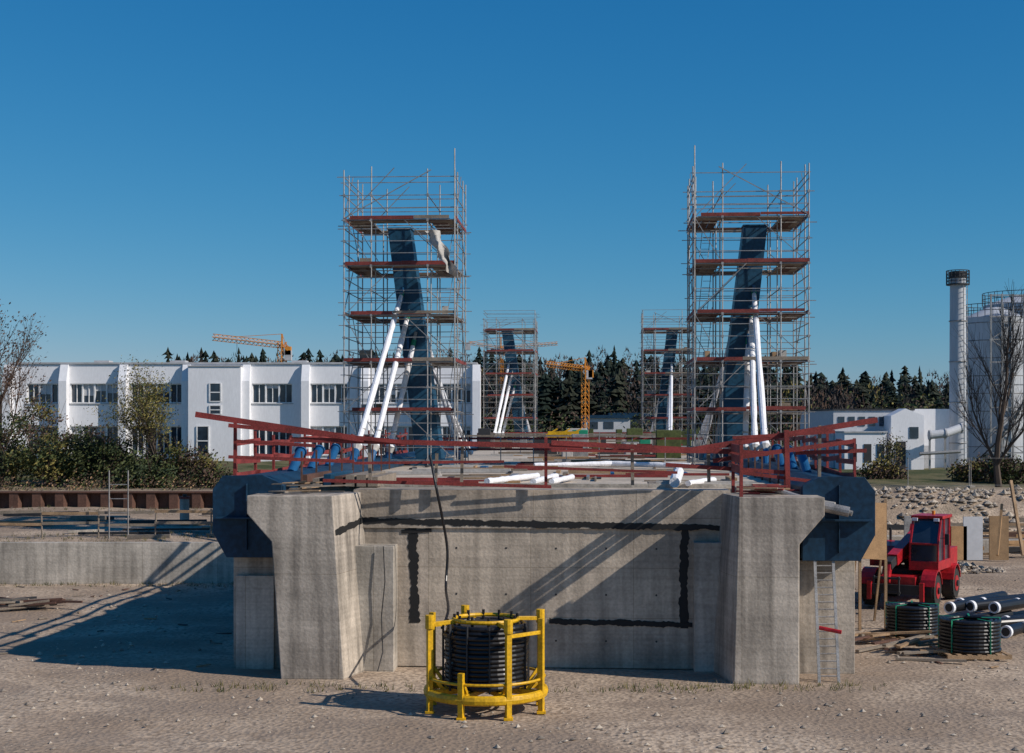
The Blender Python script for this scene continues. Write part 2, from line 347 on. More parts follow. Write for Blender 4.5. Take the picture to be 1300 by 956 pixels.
# ---------------- pylons, cables, scaffolds
def scaffold(uc,vc,ztop,tall):
    a=Me(); P=[-2.25,-1.15,1.15,2.25]; r=.027
    sg=1 if uc>0 else -1
    def pt(u,v,z): return B(uc+u,vc+v,z)
    for u in P:
        for v in P:
            out=abs(uc+u)>8.4
            z1=ztop+U(-.1,.15)
            if abs(u)<2 and abs(v)<2: z1=14.9
            a.cyl(pt(u,v,-.1 if out else 4.5),pt(u+U(-.02,.02),v,z1),r,'galv',n=5)
    a.cyl(pt(tall*2.25,-2.3,5),pt(tall*2.25,-2.3,ztop+.75),r,'galv',n=5)
    a.cyl(pt(tall*1.9,2.3,5),pt(tall*1.9,2.3,ztop+.3),r,'galv',n=5)
    lv=[4.9,6.85,8.85,10.75,12.75,14.6]
    for li,z in enumerate(lv):
        hs=[0,.5,1.0,1.5] if z<14 else [0,.5,1.0,1.5,1.75]
        for h in hs:
            zz=z+h
            for q in(-2.25,2.25):
                if R()<.9: a.cyl(pt(-2.25-U(0,.3),q,zz+U(-.02,.02)),pt(2.25+U(0,.3),q,zz+U(-.02,.02)),.021,'galv',n=4)
                if R()<.9: a.cyl(pt(q,-2.25,zz),pt(q,2.25,zz),.021,'galv',n=4)
        for q in(-1.15,1.15):
            e1,e2=U(2.3,2.75),U(2.3,2.75)
            a.cyl(pt(-e1,q,z-.08),pt(e2,q,z-.08),.024,'galv',n=4)
            a.cyl(pt(q,-e2,z-.08),pt(q,e1,z-.08),.024,'galv',n=4)
            if li%2: a.cyl(pt(-2.25,q,z+1),pt(2.25,q,z+1),.021,'galv',n=4); a.cyl(pt(q,-2.25,z+1),pt(q,2.25,z+1),.021,'galv',n=4)
        if li>0:
            for (x0,x1,y0,y1) in((-2.2,2.2,-2.2,-1.2),(-2.2,2.2,1.2,2.2),(-2.2,-1.2,-1.18,1.18),(1.2,2.2,-1.18,1.18)):
                if y0<-2 or y0>1: 
                    for j in range(3): a.box(uc+x0+U(0,.15),uc+x1-U(0,.15),vc+y0+j*.33,vc+y0+j*.33+.3,z,z+.05,random.choice(['rust','woodg']),B)
                else:
                    for j in range(3): a.box(uc+x0+j*.33,uc+x0+j*.33+.3,vc+y0,vc+y1,z,z+.05,random.choice(['rust','woodg']),B)
            for q in(-2.3,2.27):
                e1=U(-2.3,-1.9); e2=U(1.9,2.3)
                mid=U(-.5,.8)
                a.box(uc+e1,uc+mid,vc+q,vc+q+.03,z+.03,z+.17,'redb',B)
                a.box(uc+mid+.01,uc+e2,vc+q,vc+q+.03,z+.03+U(0,.05),z+.17+U(0,.05),random.choice(['redb','redb','woodg']),B)
                if R()<.7: a.box(uc+q,uc+q+.03,vc-2.2,vc+2.2,z+.03,z+.16,'redb',B)
            a.box(uc-1.15,uc+1.15,vc-1.17,vc-1.14,z+.03,z+.16,'redb',B)
        zn=lv[li+1] if li<5 else ztop
        for q in(-2.28,2.28):
            s1=1 if (li%2) else -1
            a.cyl(pt(-2.25*s1,q,z),pt(-.2*s1,q,zn),.02,'galv',n=4)
            if li%2==0: a.cyl(pt(1.15*s1,q,z),pt(2.25*s1,q,zn),.02,'galv',n=4)
            a.cyl(pt(q,-2.25*s1,z),pt(q,0,zn),.02,'galv',n=4)
        if li<5:
            for dx in(-.18,.18): a.cyl(pt(sg*-1.7+dx,1.3,z),pt(sg*-1.7+dx+.3,2.0,zn+.6),.018,'galv',n=4)
            for j in range(7): t=j/7; a.cyl(pt(sg*-1.7-.18+.3*t,1.3+.7*t,z+(zn-z)*t),pt(sg*-1.7+.18+.3*t,1.3+.7*t,z+(zn-z)*t),.014,'galv',n=4)
    a.cyl(pt(-1.3*sg,-2.3,ztop-.1),pt(2.2*sg,-2.3,14.7),.025,'galv',n=4)
    for u in P:
        for z in lv:
            for h in(0,1):
                c=pt(u,-2.25,z+h); a.box(c.x-.045,c.x+.045,c.y-.06,c.y+.03,c.z-.05,c.z+.05,'galv')
    for i in range(12):
        z=random.choice(lv[1:5]); u=random.choice([-1,1])*U(1.3,2.0); v=U(-2,2); c=pt(u,v,z+.06); w=U(.08,.25); h=U(.1,.5); a.box(c.x-w,c.x+w,c.y-w,c.y+w,c.z,c.z+h,random.choice(['woodg','tarp','blueL','dark','wood']))
    a.obj('scaffold_tower')
def loft(me,p0,p1,w0,d0,w1,d1,k):
    q=[]
    for (u,v,z),w,d in((p0,w0,d0),(p1,w1,d1)):
        q+=[B(u-w/2,v-d/2,z),B(u+w/2,v-d/2,z),B(u+w/2,v+d/2,z),B(u-w/2,v+d/2,z)]
    me.hexa(q,k)
def pylon(ub,ut,vc,zt=14.5):
    a=Me(); sg=1 if ub>0 else -1
    loft(a,(ub,vc,4.4),(ut,vc,zt),1.1,1.3,.95,1.0,'blue')
    loft(a,(ut,vc,zt+.001),(ut,vc,zt+.06),1.05,1.1,1.05,1.1,'blue')
    for t in(.35,.6,.85):
        u=ub+(ut-ub)*t; z=4.4+(zt-4.4)*t; loft(a,(u,vc,z),(u+.005*sg,vc,z+.04),1.15-.15*t,1.36-.3*t,1.15-.15*t,1.36-.3*t,'blue')
    loft(a,(ub-.02*sg,vc,4.3),(ub,vc,4.9),1.7,1.8,1.6,1.7,'blue')
    for (zz) in (11.8,10.8,9.8):
        t=(zz-4.4)/(zt-4.4); u=ub+(ut-ub)*t
        x0,x1=u+.2*sg-.05,u+.2*sg+.05
        a.box(x0,x1,vc-.9,vc-.45,zz-.35,zz+.25,'blueL',B)
        a.box(x0,x1,vc+.45,vc+.9,zz-.35,zz+.25,'blueL',B)
    a.obj('bridge_pylon',bevel=0.012)
    ua=7.2*sg+(.2 if sg>0 else 0)
    for i3,(zz,vl,vb) in enumerate(((11.75,-8.3,7),(10.8,-5.0,10),(9.75,-1.6,13))):
        t=(zz-4.4)/(zt-4.4); uc_=ub+(ut-ub)*t; u=uc_+.22*sg-(i3*.12 if sg<0 else 0)*sg
        c=Me(); top=B(u,vc-.75,zz); bot=B((ua if sg>0 else ua+i3*.12),vc+vl,5.75)
        d=(bot-top).normalized(); n=14; pr=.08
        for i in range(n):
            nr=.115*U(.88,1.14) if i>0 else .1
            c.cyl(top.lerp(bot,i/n),top.lerp(bot,(i+1)/n),pr,'white',r2=nr,n=10); pr=nr
        c.cyl(bot,bot+d*.35,.14,'white',r2=.2,n=10); c.cyl(bot+d*.35,bot+d*.6,.2,'tarp',r2=.12,n=10)
        c.cyl(bot+d*.6,bot+d*1.5,.14,'blueL',n=12)
        q=top.lerp(bot,.93); c.torus(q,.11,.04,'tarp',n=12,m=6)
        c.cyl(top,top-d*.45,.07,'galv',n=8); c.cyl(top-d*.1,top+d*.15,.10,'strap',n=8)
        c.obj('stay_cable')
        c=Me(); top=B(uc_-.25*sg,vc+.75,zz-.3); bot=B((5.15 if sg<0 else 6.3)*sg,vc+vb,5.1)
        c.cyl(top,bot,.085,'white',n=8); c.cyl(bot,bot+(bot-top).normalized()*.6,.14,'blueL',n=10)
        c.obj('stay_cable')
pylon(-5.5,-6.84,24.5); pylon(6.75,7.93,24.5)
pylon(-5.3,-6.7,91.5,14.6); pylon(6.8,7.9,91.5,14.6)
scaffold(-6.55,24.3,16.7,1); scaffold(7.55,24.3,16.7,-1)
scaffold(-6.4,91.5,15.6,1); scaffold(7.5,91.5,16.2,1)
a=Me(); nxx,nyy=8,16; vs=[]
for j in range(nyy+1):
    for i in range(nxx+1):
        t=j/nyy; p=W(539+t*30,293+t*52,56.6).lerp(W(556+t*31,292+t*68,56.6),i/nxx)
        p.y+=.25*math.sin(i*.9+t*5)+.15*math.sin(t*13); p.x+=.08*math.sin(t*17+i); vs.append(p)
a.add(vs,[(j*(nxx+1)+i,j*(nxx+1)+i+1,(j+1)*(nxx+1)+i+1,(j+1)*(nxx+1)+i) for j in range(nyy) for i in range(nxx)],'tarp')
a.obj('torn_tarpaulin',smooth=True)
for sg in(-1,1):
    for v in(6.0,8.8,11.6):
        a=Me(); p=B(sg*7.45,v,4.9); q=B(sg*7.4,v+1.1,5.5); a.cyl(p,q,.14,'blueL',n=16); a.cyl(q,q+(q-p).normalized()*.06,.18,'blueL',n=16); a.cyl(q+(q-p)*.07,q+(q-p)*.09,.12,'dark',n=12)
        a.obj('anchor_tube')
# ---------------- timber guard rails
def plank(me,p,q,h=.15,t=.035,k='red'): me.beam(p,q,t,h,k)
a=Me()
Yf=36.6
for x,y0,y1 in((298,536,628),(470,556,612),(586,562,612),(693,555,618),(803,562,616),(900,560,612),(997,546,622),(553,575,612),(1040,540,612)):
    a.beam(W(x,y1,Yf+.1),W(x+U(-2,2),y0,Yf+.1),.08,.08,'red' if x in(298,997,693) else 'woodg')
a.beam(W(1000,622,Yf-.1),W(998,546,Yf-.1),.14,.12,'red')
for (x0,y0,x1,y1,h) in((248,526,462,558,.17),(290,540,520,562,.12),(370,558,740,567,.15),(700,562,975,576,.15),(880,571,1114,533,.17),(905,585,1085,560,.13),(410,610,700,618,.10),(450,588,640,586,.08),(640,592,860,600,.08),(845,590,1000,600,.12),(290,580,450,586,.10),(930,556,1060,548,.1),(700,572,900,574,.07),(300,560,400,566,.1),(1010,575,1100,572,.12),(940,600,1040,612,.1)):
    dy=U(-.1,.06)
    plank(a,W(x0,y0,Yf+dy-.02),W(x1,y1,Yf+dy+U(-.05,.0)),h*.85)
a.obj('timber_guard_rail')
a=Me()
for z in(5.22,5.47,5.72): plank(a,B(4.95,-.15,z),B(4.9,2.35,z+.02),.2,.035)
for v in(.1,2.2): a.beam(B(4.99,v,4.55),B(4.99,v,5.85),.08,.08,'red')
a.obj('timber_guard_rail')
for sg in(-1,1):
    a=Me()
    for i in range(16):
        v=2.2+i*2.2; a.beam(B(sg*8.1,v,4.8),B(sg*8.1+U(-.05,.05),v,5.95+U(-.05,.2)),.07,.07,'red')
        if i<15:
            for z in(4.98,5.38,5.85):
                plank(a,B(sg*(8.05),v-.3,z+U(-.08,.08)),B(sg*8.05,v+2.5,z+U(-.08,.08)),.13)
    for i in range(9):
        v=3+i*2.0; a.beam(B(sg*6.5,v,4.6),B(sg*6.5,v,5.6),.05,.05,'rust')
    a.obj('timber_guard_rail')
a=Me(); pts=[W(546,578,36.4),W(554,620,36.0),W(562,660,36.3),W(568,700,36.45),W(566,745,36.2),W(569,775,34.5),W(560,800,33.5)]
sp2=[]
for i in range(len(pts)-1):
    p0=pts[max(0,i-1)];p1=pts[i];p2=pts[i+1];p3=pts[min(len(pts)-1,i+2)]
    for t in[j/6 for j in range(6)]:
        sp2.append(.5*((2*p1)+(p2-p0)*t+(2*p0-5*p1+4*p2-p3)*t*t+(3*p1-p0-3*p2+p3)*t**3))
a.tube(sp2,.035,'black',8); a.obj('hanging_hose')
a=Me(); a.tube([B(-4.0,1.2,3.2),B(-3.95,1.15,2.3),B(-4.05,1.2,1.4),B(-4.0,1.1,.5),B(-4.1,.9,.05)],.015,'dark',6); a.obj('hanging_cord')
a=Me()
for i in range(14):
    p=B(U(5.0,5.8),U(.3,1.8),4.57+.035*(i//2)+.01); q=p+Vector((U(.4,1.1),U(-.3,.3),0)); plank(a,p,q,.035,.14,'red' if R()<.8 else 'wood')
a.obj('plank_pile')
a=Me(); a.cyl(W(985,622,36),W(1082,652,35.2),.07,'galv',n=10); a.cyl(W(1000,630,36),W(1060,640,35.3),.05,'tarp',n=10); a.cyl(W(1040,642,35.3),W(1078,650,35.1),.13,'galv',n=12); a.obj('steel_pipe')
a=Me()
for i in range(12):
    p=B(U(-7.1,-6.0),U(.2,1.9),4.58+.02*i); plank(a,p,p+Vector((U(.4,1.4),U(-.3,.5),U(-.0,.05))),.03,.14,random.choice(['woodg','wood','woodg','dark']))
a.obj('plank_pile')
a=Me()
for i in range(7):
    a.box(-6.5+i*.3,-6.35+i*.32,3.0,6.5,4.65,4.85+U(0,.15),random.choice(['blueL','blue','woodg','rust']),B)
a.obj('steel_sections')
a=Me(); p0=W(1040,868,34.9);p1=W(1034,700,35.8); p2=W(1065,868,34.9);p3=W(1057,700,35.8)
a.beam(p0,p1,.07,.045,'galv',up=Vector((0,1,0)));a.beam(p2,p3,.07,.045,'galv',up=Vector((0,1,0)))
for i in range(1,18): t=i/18; a.cyl(p0.lerp(p1,t),p2.lerp(p3,t),.018,'galv',n=6)
a.obj('ladder')
a=Me(); p=W(1040,797,35.0); a.cyl(p,p+Vector((.5,-.2,-.08)),.05,'redp',n=10); a.obj('red_pipe_piece')
a=Me(); p=W(1109,710,44); q=W(1109,638,44.4); a.beam(p,q,.8,.03,'osb',up=Vector((0,1,0))); 
a.box(p.x-.3,p.x-.05,p.y-.06,p.y-.03,2.9,3.3,'white'); a.beam(p+Vector((-.4,.1,0)),q+Vector((-.4,.1,.1)),.08,.08,'wood'); a.beam(p+Vector((.4,.1,0)),q+Vector((.4,.1,.1)),.08,.08,'wood')
for dx in(-.4,.4): a.beam(Vector((p.x+dx,p.y+.1,-.05)),p+Vector((dx,.1,0)),.08,.08,'wood'); a.beam(Vector((p.x+dx,p.y+1.5,0)),q+Vector((dx,.15,-.5)),.06,.06,'wood')
a.obj('plywood_hoarding')
# ---------------- yellow cable reel
e=empty('cable_reel_frame'); c=Vector((-.58,31.6,0))
a=Me()
Rr=1.32
a.torus(c+Vector((0,0,.42)),Rr,.07,'yellow',n=40,m=8,sq=1.6)
a.torus(c+Vector((0,0,2.0)),.72,.05,'yellow',n=32,m=6)
a.torus(c+Vector((0,0,.75)),Rr-.02,.035,'yellow',n=40,m=6)
for i in range(8):
    t=i*math.pi/4+.39; d=Vector((math.cos(t),math.sin(t),0)); p=c+d*Rr
    a.beam(p+Vector((0,0,.05)),p+Vector((0,0,2.08 if i%2==0 or i in(3,7) else 1.0)),.12,.12,'yellow',up=d)
    a.box(p.x-.1,p.x+.1,p.y-.1,p.y+.1,0,.06,'yellow')
    a.beam(p+Vector((0,0,.45)),c+Vector((0,0,.45)),.1,.12,'yellow')
    if i%2==0: a.beam(p+Vector((0,0,1.95)),c+d*.7+Vector((0,0,1.98)),.07,.09,'yellow')
    if i%2==0: a.cyl(p+Vector((0,0,1.85)),p+Vector((0,0,2.15)),.1,'yellow',n=10)
    a.beam(p+Vector((0,0,.9)),p-d*.35+Vector((0,0,.45)),.05,.08,'yellow')
for i in range(8):
    t0=i*math.pi/4+.39;t1=t0+math.pi/4
    if i in(2,6,3,7): a.beam(c+Vector((math.cos(t0)*Rr,math.sin(t0)*Rr,1.78)),c+Vector((math.cos(t1)*Rr,math.sin(t1)*Rr,1.78)),.06,.08,'yellow')
a.obj('frame',e,bevel=.008)
a=Me()
for j in range(14):
    a.torus(c+Vector((U(-.02,.02),U(-.02,.02),.6+j*.098)),.87+U(-.03,.03),.052,'black',n=40,m=8)
    a.torus(c+Vector((0,0,.6+j*.098)),.74,.052,'black',n=32,m=6)
a.cyl(c+Vector((0,0,.5)),c+Vector((0,0,1.9)),.68,'dark',n=32)
for i in range(12):
    t=i*math.pi/6+.1; d=Vector((math.cos(t),math.sin(t),0)); a.beam(c+d*.95+Vector((0,0,.5)),c+d*.95+Vector((0,0,1.95)),.03,.05,'dark',up=d); a.cyl(c+d*.7+Vector((0,0,1.9)),c+d*.7+Vector((0,0,2.12)),.035,'black',n=6)
a.obj('cable_coil',e,smooth=False)
def pallet(me,c,w):
    for j in range(7): x=c.x-w+j*(2*w-.12)/6; me.box(x,x+.12,c.y-w,c.y+w,.12,.145,'wood')
    for y in(-w,-.06,w-.12): me.box(c.x-w,c.x+w,c.y+y,c.y+y+.1,.02,.12,'wood')
def coil(px,Y,r,h):
    e=empty('pipe_coil'); c=Vector(((px-650)*Y/F,Y,.0)); a=Me(); pallet(a,c,r*1.05); o=a.obj('pallet',e)
    a=Me(); n=9; rr=h/n/2
    for j in range(n):
        for q in(0,1,2): a.torus(c+Vector((U(-.02,.02),U(-.02,.02),.15+rr+j*2*rr)),r-rr-q*1.9*rr,rr*1.02,'black',n=36,m=8)
    for i in range(5):
        t=i*1.256-1.2; d=Vector((math.cos(t),math.sin(t),0)); a.beam(c+d*(r+.022)+Vector((0,0,.14)),c+d*(r+.022)+Vector((0,0,.17+h)),.05,.012,'strap',up=d.cross(Vector((0,0,1)))); a.beam(c+d*(r+.02)+Vector((0,0,.17+h)),c+d*(r*.4)+Vector((0,0,.17+h)),.05,.012,'strap')
    a.obj('coil',e)
coil(1158,42.0,.76,.86); coil(1231,39.0,.82,.86)
a=Me()
for (x,z,y) in((1205,776,45),(1218,770,46),(1232,777,45.3),(1246,771,46.2),(1212,790,44),(1228,792,43.3),(1277,790,42),(1262,774,45),(1276,779,44.2),(1290,770,46),(1300,786,42.8)):
    X=(x-650)*y/F; layer=0 if z>778 else 1; zz=.2+.33*layer; p=Vector((X,y,zz)); d=Vector((U(.5,1),U(.4,.9),0)).normalized()
    a.cyl(p,p+d*3,.17,'black',n=18); a.cyl(p-d*.02,p+d*.1,.185,'white',n=18); a.cyl(p-d*.025,p-d*.02,.13,'dark',n=18)
a.obj('drainage_pipe_stack')
# ---------------- telehandler
e=empty('telehandler')
X0=(1163-650)*50.2/F; SC=1.06
def tr(x,y,z):
    an=math.radians(-30); x*=SC;y*=SC*.85; return Vector((X0+x*math.cos(an)-y*math.sin(an),50.8+x*math.sin(an)+y*math.cos(an),z*SC*1.02))
def wh(me,x,y,r=.56,w=.42):
    c0=tr(x-w/2,y,r);c1=tr(x+w/2,y,r)
    me.cyl(c0,c1,r*.93,'rubber',n=28)
    d=(c1-c0); me.cyl(c0+d*.15,c0+d*.85,r,'rubber',n=28)
    for k in range(22):
        t=k*2*math.pi/22; 
        p=tr(x-w/2+.02,y+math.cos(t)*r,r+math.sin(t)*r); q=tr(x+.02,y+math.cos(t+.12)*r,r+math.sin(t+.12)*r); me.beam(p,q,.05,.05,'rubber')
        p=tr(x+w/2-.02,y+math.cos(t+.14)*r,r+math.sin(t+.14)*r); me.beam(p,q,.05,.05,'rubber')
    sx=-1 if x<0 else 1
    me.cyl(tr(x+sx*(w/2-.08),y,r),tr(x+sx*(w/2+.02),y,r),r*.5,'redp',n=20); me.cyl(tr(x+sx*(w/2),y,r),tr(x+sx*(w/2+.07),y,r),r*.2,'dark',n=12)
a=Me()
for x in(-.98,.98):
    for y in(-1.55,1.55): wh(a,x,y)
a.obj('wheels',e)
a=Me()
a.box(-.6,.6,-2.2,2.3,.5,1.0,'redp',tr)
a.box(-.75,.75,-.9,.9,.95,1.15,'dark',tr)
a.box(-.9,.9,-2.35,-2.2,.45,.75,'dark',tr)
for x in(-.85,.85): 
    a.box(x-.07,x+.07,-2.45,-2.3,.25,.85,'redp',tr)
for sx in(-1,1):
    for y in(-1.55,1.55):
        pr=[]
        for k in range(9):
            t=math.pi*(.08+.84*k/8); pr.append((sx*.76,y+math.cos(t)*.66,.56+math.sin(t)*.66))
        pi_=[(p[0],y+(p[1]-y)*.93,.56+(p[2]-.56)*.93) for p in pr][::-1]
        a.prism(pr+pi_,(sx*.46,0,0),'redp',tr)
a.prism([(-1.15,-1.1,1.22),(-1.15,1.4,1.22),(-1.15,1.4,1.75),(-1.15,.9,1.95),(-1.15,-.4,1.85),(-1.15,-1.1,1.5)],(.75,0,0),'redp',tr)
for i in range(5): a.box(-1.0,-.55,-1.115,-1.103,1.25+i*.05,1.27+i*.05,'dark',tr)
for i in range(6): a.box(-1.165,-1.153,-.3+i*.18,-.2+i*.18,1.35,1.65,'dark',tr)
a.cyl(tr(-.95,1.1,1.8),tr(-.95,1.1,2.35),.05,'dark',n=10)
a.box(-.4,1.1,.75,2.2,1.16,1.75,'redp',tr)
a.prism([(-.36,.9,1.7),(-.36,2.1,1.7),(-.36,2.2,2.4),(-.36,1.5,2.5)],(.1,0,0),'redp',tr)
a.prism([(.16,.9,1.7),(.16,2.1,1.7),(.16,2.2,2.4),(.16,1.5,2.5)],(.1,0,0),'redp',tr)
a.obj('chassis',e,bevel=.025)
a=Me()
a.beam(tr(-.1,2.1,2.3),tr(-.2,-1.9,1.5),.36,.40,'redp'); a.beam(tr(-.2,-1.8,1.51),tr(-.22,-2.5,1.36),.28,.30,'dark')
a.beam(tr(-.22,-2.4,1.38),tr(-.22,-2.7,.85),.22,.24,'redp')
a.cyl(tr(-.1,.3,1.2),tr(-.15,-1.1,1.5),.07,'dark',n=12)
a.box(-.65,.25,-2.8,-2.73,.95,1.02,'dark',tr);a.box(-.65,.25,-2.8,-2.73,.5,.57,'dark',tr)
for x in(-.6,-.2,.2): a.box(x-.025,x+.025,-2.81,-2.72,.45,1.05,'dark',tr)
a.obj('boom_and_carriage',e,bevel=.015)
a=Me()
a.prism([(.26,-1.2,1.4),(.26,.66,1.4),(.26,.66,2.8),(.26,-.68,2.8),(.26,-1.15,2.0)],(.84,0,0),'glass',tr)
a.obj('cab_glass',e)
a=Me()
a.prism([(.2,-1.3,1.16),(.2,.75,1.16),(.2,.75,1.45),(.2,-1.27,1.45)],(.96,0,0),'redp',tr)
a.box(.16,1.2,-.8,.78,2.8,2.9,'redp',tr)
for x in(.22,1.12):
    for (p,q) in(((-1.2,1.45),(-1.16,2.0)),((-1.16,2.0),(-.7,2.82)),((.68,1.45),(.68,2.82)),((-.2,1.45),(-.2,2.82))): a.beam(tr(x,p[0],p[1]),tr(x,q[0],q[1]),.07,.07,'redp')
a.box(.2,1.14,-1.2,-1.13,1.97,2.03,'redp',tr)
a.cyl(tr(.7,.2,2.9),tr(.7,.2,3.02),.06,'crane',n=10)
for x in(.3,1.0): a.box(x-.09,x+.09,-.86,-.8,2.72,2.82,'white',tr)
a.beam(tr(1.15,-1.0,2.2),tr(1.4,-1.1,2.2),.02,.02,'dark'); a.box(1.33,1.47,-1.15,-1.1,2.0,2.35,'dark',tr)
a.obj('cab_frame',e,bevel=.012)
# ---------------- left: retaining wall etc
a=Me(); a.box(-75,-10.8,56.75,57.12,-.3,1.62,'concL'); 
a.box(-11.2,-10.8,57.12,90,-.3,1.7,'concL'); a.obj('retaining_wall')
a=Me(); z0,z1=1.8,2.75; x=-60.0;i=0
while x<-13:
    y0=75.0 if i%2 else 74.65; y1=75.0 if (i+1)%2 else 74.65
    a.prism([(x,y0,z0),(x+.45,y0,z0),(x+.45,y0+.03,z0),(x,y0+.03,z0)],(0,0,z1-z0),'rust'); a.prism([(x+.45,y0,z0),(x+.6,y1,z0),(x+.6,y1+.03,z0),(x+.45,y0+.03,z0)],(0,0,z1-z0),'rust')
    x+=.6;i+=1
a.box(-60,-13,74.6,75.08,z1,z1+.08,'rust'); a.obj('sheet_pile_wall')
a=Me()
x=-32
while x<-12.5:
    a.cyl((x,60.5,1.5),(x+U(-.08,.08),60.5,2.75),.04,'woodg',n=6)
    for z in(2.1,2.6): a.beam((x,60.47,z+U(-.06,.06)),(x+2.4,60.47,z+U(-.06,.06)),.03,.12,random.choice(['wood','woodg']))
    x+=2.4
a.obj('timber_site_fence')
a=Me()
for i in range(26):
    x=-33+i*.8; y=U(58.5,71)
    a.beam((x,y+U(-.5,.5),gz(x,y)+.1),(x+U(1,4),y+U(-.5,.5),gz(x,y)+.14),.14,U(.08,.2),random.choice(['woodg','rust','wood','concL','dark']))
a.obj('timber_beams')
a=Me()
for x in(-17.0,-16.2): 
    a.cyl((x,60,1.5),(x,60,4.4),.03,'galv',n=6)
for z in(2,2.6,3.2,3.8): a.cyl((-17,60,z),(-16.2,60,z),.02,'galv',n=6)
a.obj('scaffold_frame')
a=Me(); a.cyl((-15.2,66,1.7),(-15.2,66,2.9),.22,'concL',n=16); a.cyl((-15.2,66,2.9),(-15.2,66,3.0),.26,'redb',n=16); a.cyl((-15.2,66,3.0),(-15.2,66,3.1),.1,'dark',n=10); a.obj('marker_bollard')
def meshfence(x0,x1,y,name='mesh_fence'):
    a=Me(); x=x0
    while x<x1:
        zb=gz(x,y)
        a.cyl((x,y,zb),(x,y,zb+1.7),.02,'galv',n=5); a.cyl((x+3.4,y,zb),(x+3.4,y,zb+1.7),.02,'galv',n=5)
        for z in(.15,1.65): a.cyl((x,y,zb+z),(x+3.4,y,zb+z),.012,'galv',n=4)
        a.box(x-.15,x+.15,y-.3,y+.3,zb,zb+.12,'concL'); x+=3.5
    a.obj(name)
meshfence(22,50,79)
a=Me()
for i in range(26):
    p=Vector((-17.6+U(-1,1),49+U(-1,1),.08+.05*(i//5))); d=Vector((U(.4,1),U(-.4,.4),U(-.03,.05))).normalized(); a.beam(p,p+d*U(.8,2),.09,.07,random.choice(['woodg','rust','dark','rust']))
a.obj('scrap_timber_pile')
a=Me()
for i in range(26):
    p=Vector((10.3+U(-.8,1.2),39.5+U(-1.5,2),.06+.05*(i//6))); d=Vector((U(.4,1),U(-.2,.9),U(-.02,.05))).normalized(); a.beam(p,p+d*U(.8,2.4),.12,.06,random.choice(['woodg','wood','rust','wood']))
a.obj('scrap_timber_pile')
a=Me()
for i in range(60):
    y=U(36,56); x=random.choice([-1,1])*U(.18,.38)*y
    if abs(x-(0.62+(y-35)*TH))<8.8 and y>33: continue
    z=gz(x,y)+.03; d=Vector((U(-1,1),U(-1,1),0)).normalized()*U(.1,.5); a.beam((x,y,z),(x+d.x,y+d.y,z+U(0,.03)),U(.03,.09),.03,random.choice(['wood','woodg','rust','dark']))
a.obj('loose_debris')
a=Me()
x=16.5
while x<50:
    w=U(1.8,3.2); a.box(x,x+w-.05,69.2,70.0,-.1,U(.7,1.0),'concL'); x+=w
a.obj('concrete_block_wall',bevel=.03)
a=Me()
for i in range(95):
    x=U(16,46); y=U(67.0,72.5); z=gz(x,y)+U(.1,.8)+(1.0 if y>69 and y<70.2 else 0); a.beam((x,y,z),(x+U(1,6),y+U(-.4,.4),z+U(-.05,.05)),.1,U(.1,.28),random.choice(['wood','woodg','rust','osb','galv','woodg','dark']))
a.obj('stacked_timbers')
a=Me()
for (px,y0,y1,k) in((1268,655,690,'tan'),(1235,656,698,'gwall'),(1160,655,680,'galv'),(1195,662,690,'woodg'),(1215,668,695,'osb')):
    p=W(px,y1,66.5); a.box(p.x-.45,p.x+.45,p.y-.05,p.y+.05,0,max(.5,H-(y0-540)*66.5/F),k)
a.beam(W(1283,610,62),W(1299,705,61),.12,.12,'wood'); a.beam(W(1272,640,62),W(1266,705,61),.1,.1,'osb')
a.obj('formwork_panels')
# ---------------- office building
Yb=110.0; s_=Yb/F
def bx(px): return (px-650)*s_
def bz(py): return H-(py-540)*s_
e=empty('office_building'); zg=3.2; zt=bz(462)
wl=Me(); gl=Me(); fr=Me(); rf=Me()
wl.box(bx(12),bx(605),Yb+.35,Yb+16,zg,zt-.05,'wwall')
gl.box(bx(16),bx(601),Yb+.30,Yb+.345,zg+.3,zt-.6,'glass')
bands=[(zg,bz(578)),(bz(541),bz(512)),(bz(487),zt)]
for z0,z1 in bands: wl.box(bx(12),bx(605),Yb,Yb+.298,z0,z1,'wwall')
rf.box(bx(11),bx(606),Yb-.12,Yb+16.1,zt,zt+.12,'roof')
pil=[12,83,158,238,314,389,464,539,605]
grp=[(34,80,3),(89,150,4),(166,232,4),(None),(320,371,3),(394,441,3),(474,532,4),(549,598,4)]
rows=[(bz(512),bz(487)),(bz(578),bz(541))]
def windows(lo,hi,n,z0,z1,yf):
    w=(hi-lo)/n
    for i in range(n+1): fr.box(lo+i*w-.06,lo+i*w+.06,yf+.12,yf+.29,z0,z1,'frame')
    fr.box(lo-.06,hi+.06,yf+.13,yf+.28,z0+.002,z0+.08,'frame'); fr.box(lo-.06,hi+.06,yf+.13,yf+.28,z1-.08,z1-.002,'frame')
    fr.box(lo-.1,hi+.1,yf-.08,yf+.1,z0-.06,z0+.003,'roof')
    for i in range(n):
        fr.box(lo+(i+.5)*w-.025,lo+(i+.5)*w+.025,yf+.2,yf+.28,z0,z1,'frame')
        if R()<.4: fr.box(lo+i*w+.07,lo+(i+1)*w-.07,yf+.27,yf+.285,z1-U(.3,1.0),z1-.09,'gwall')
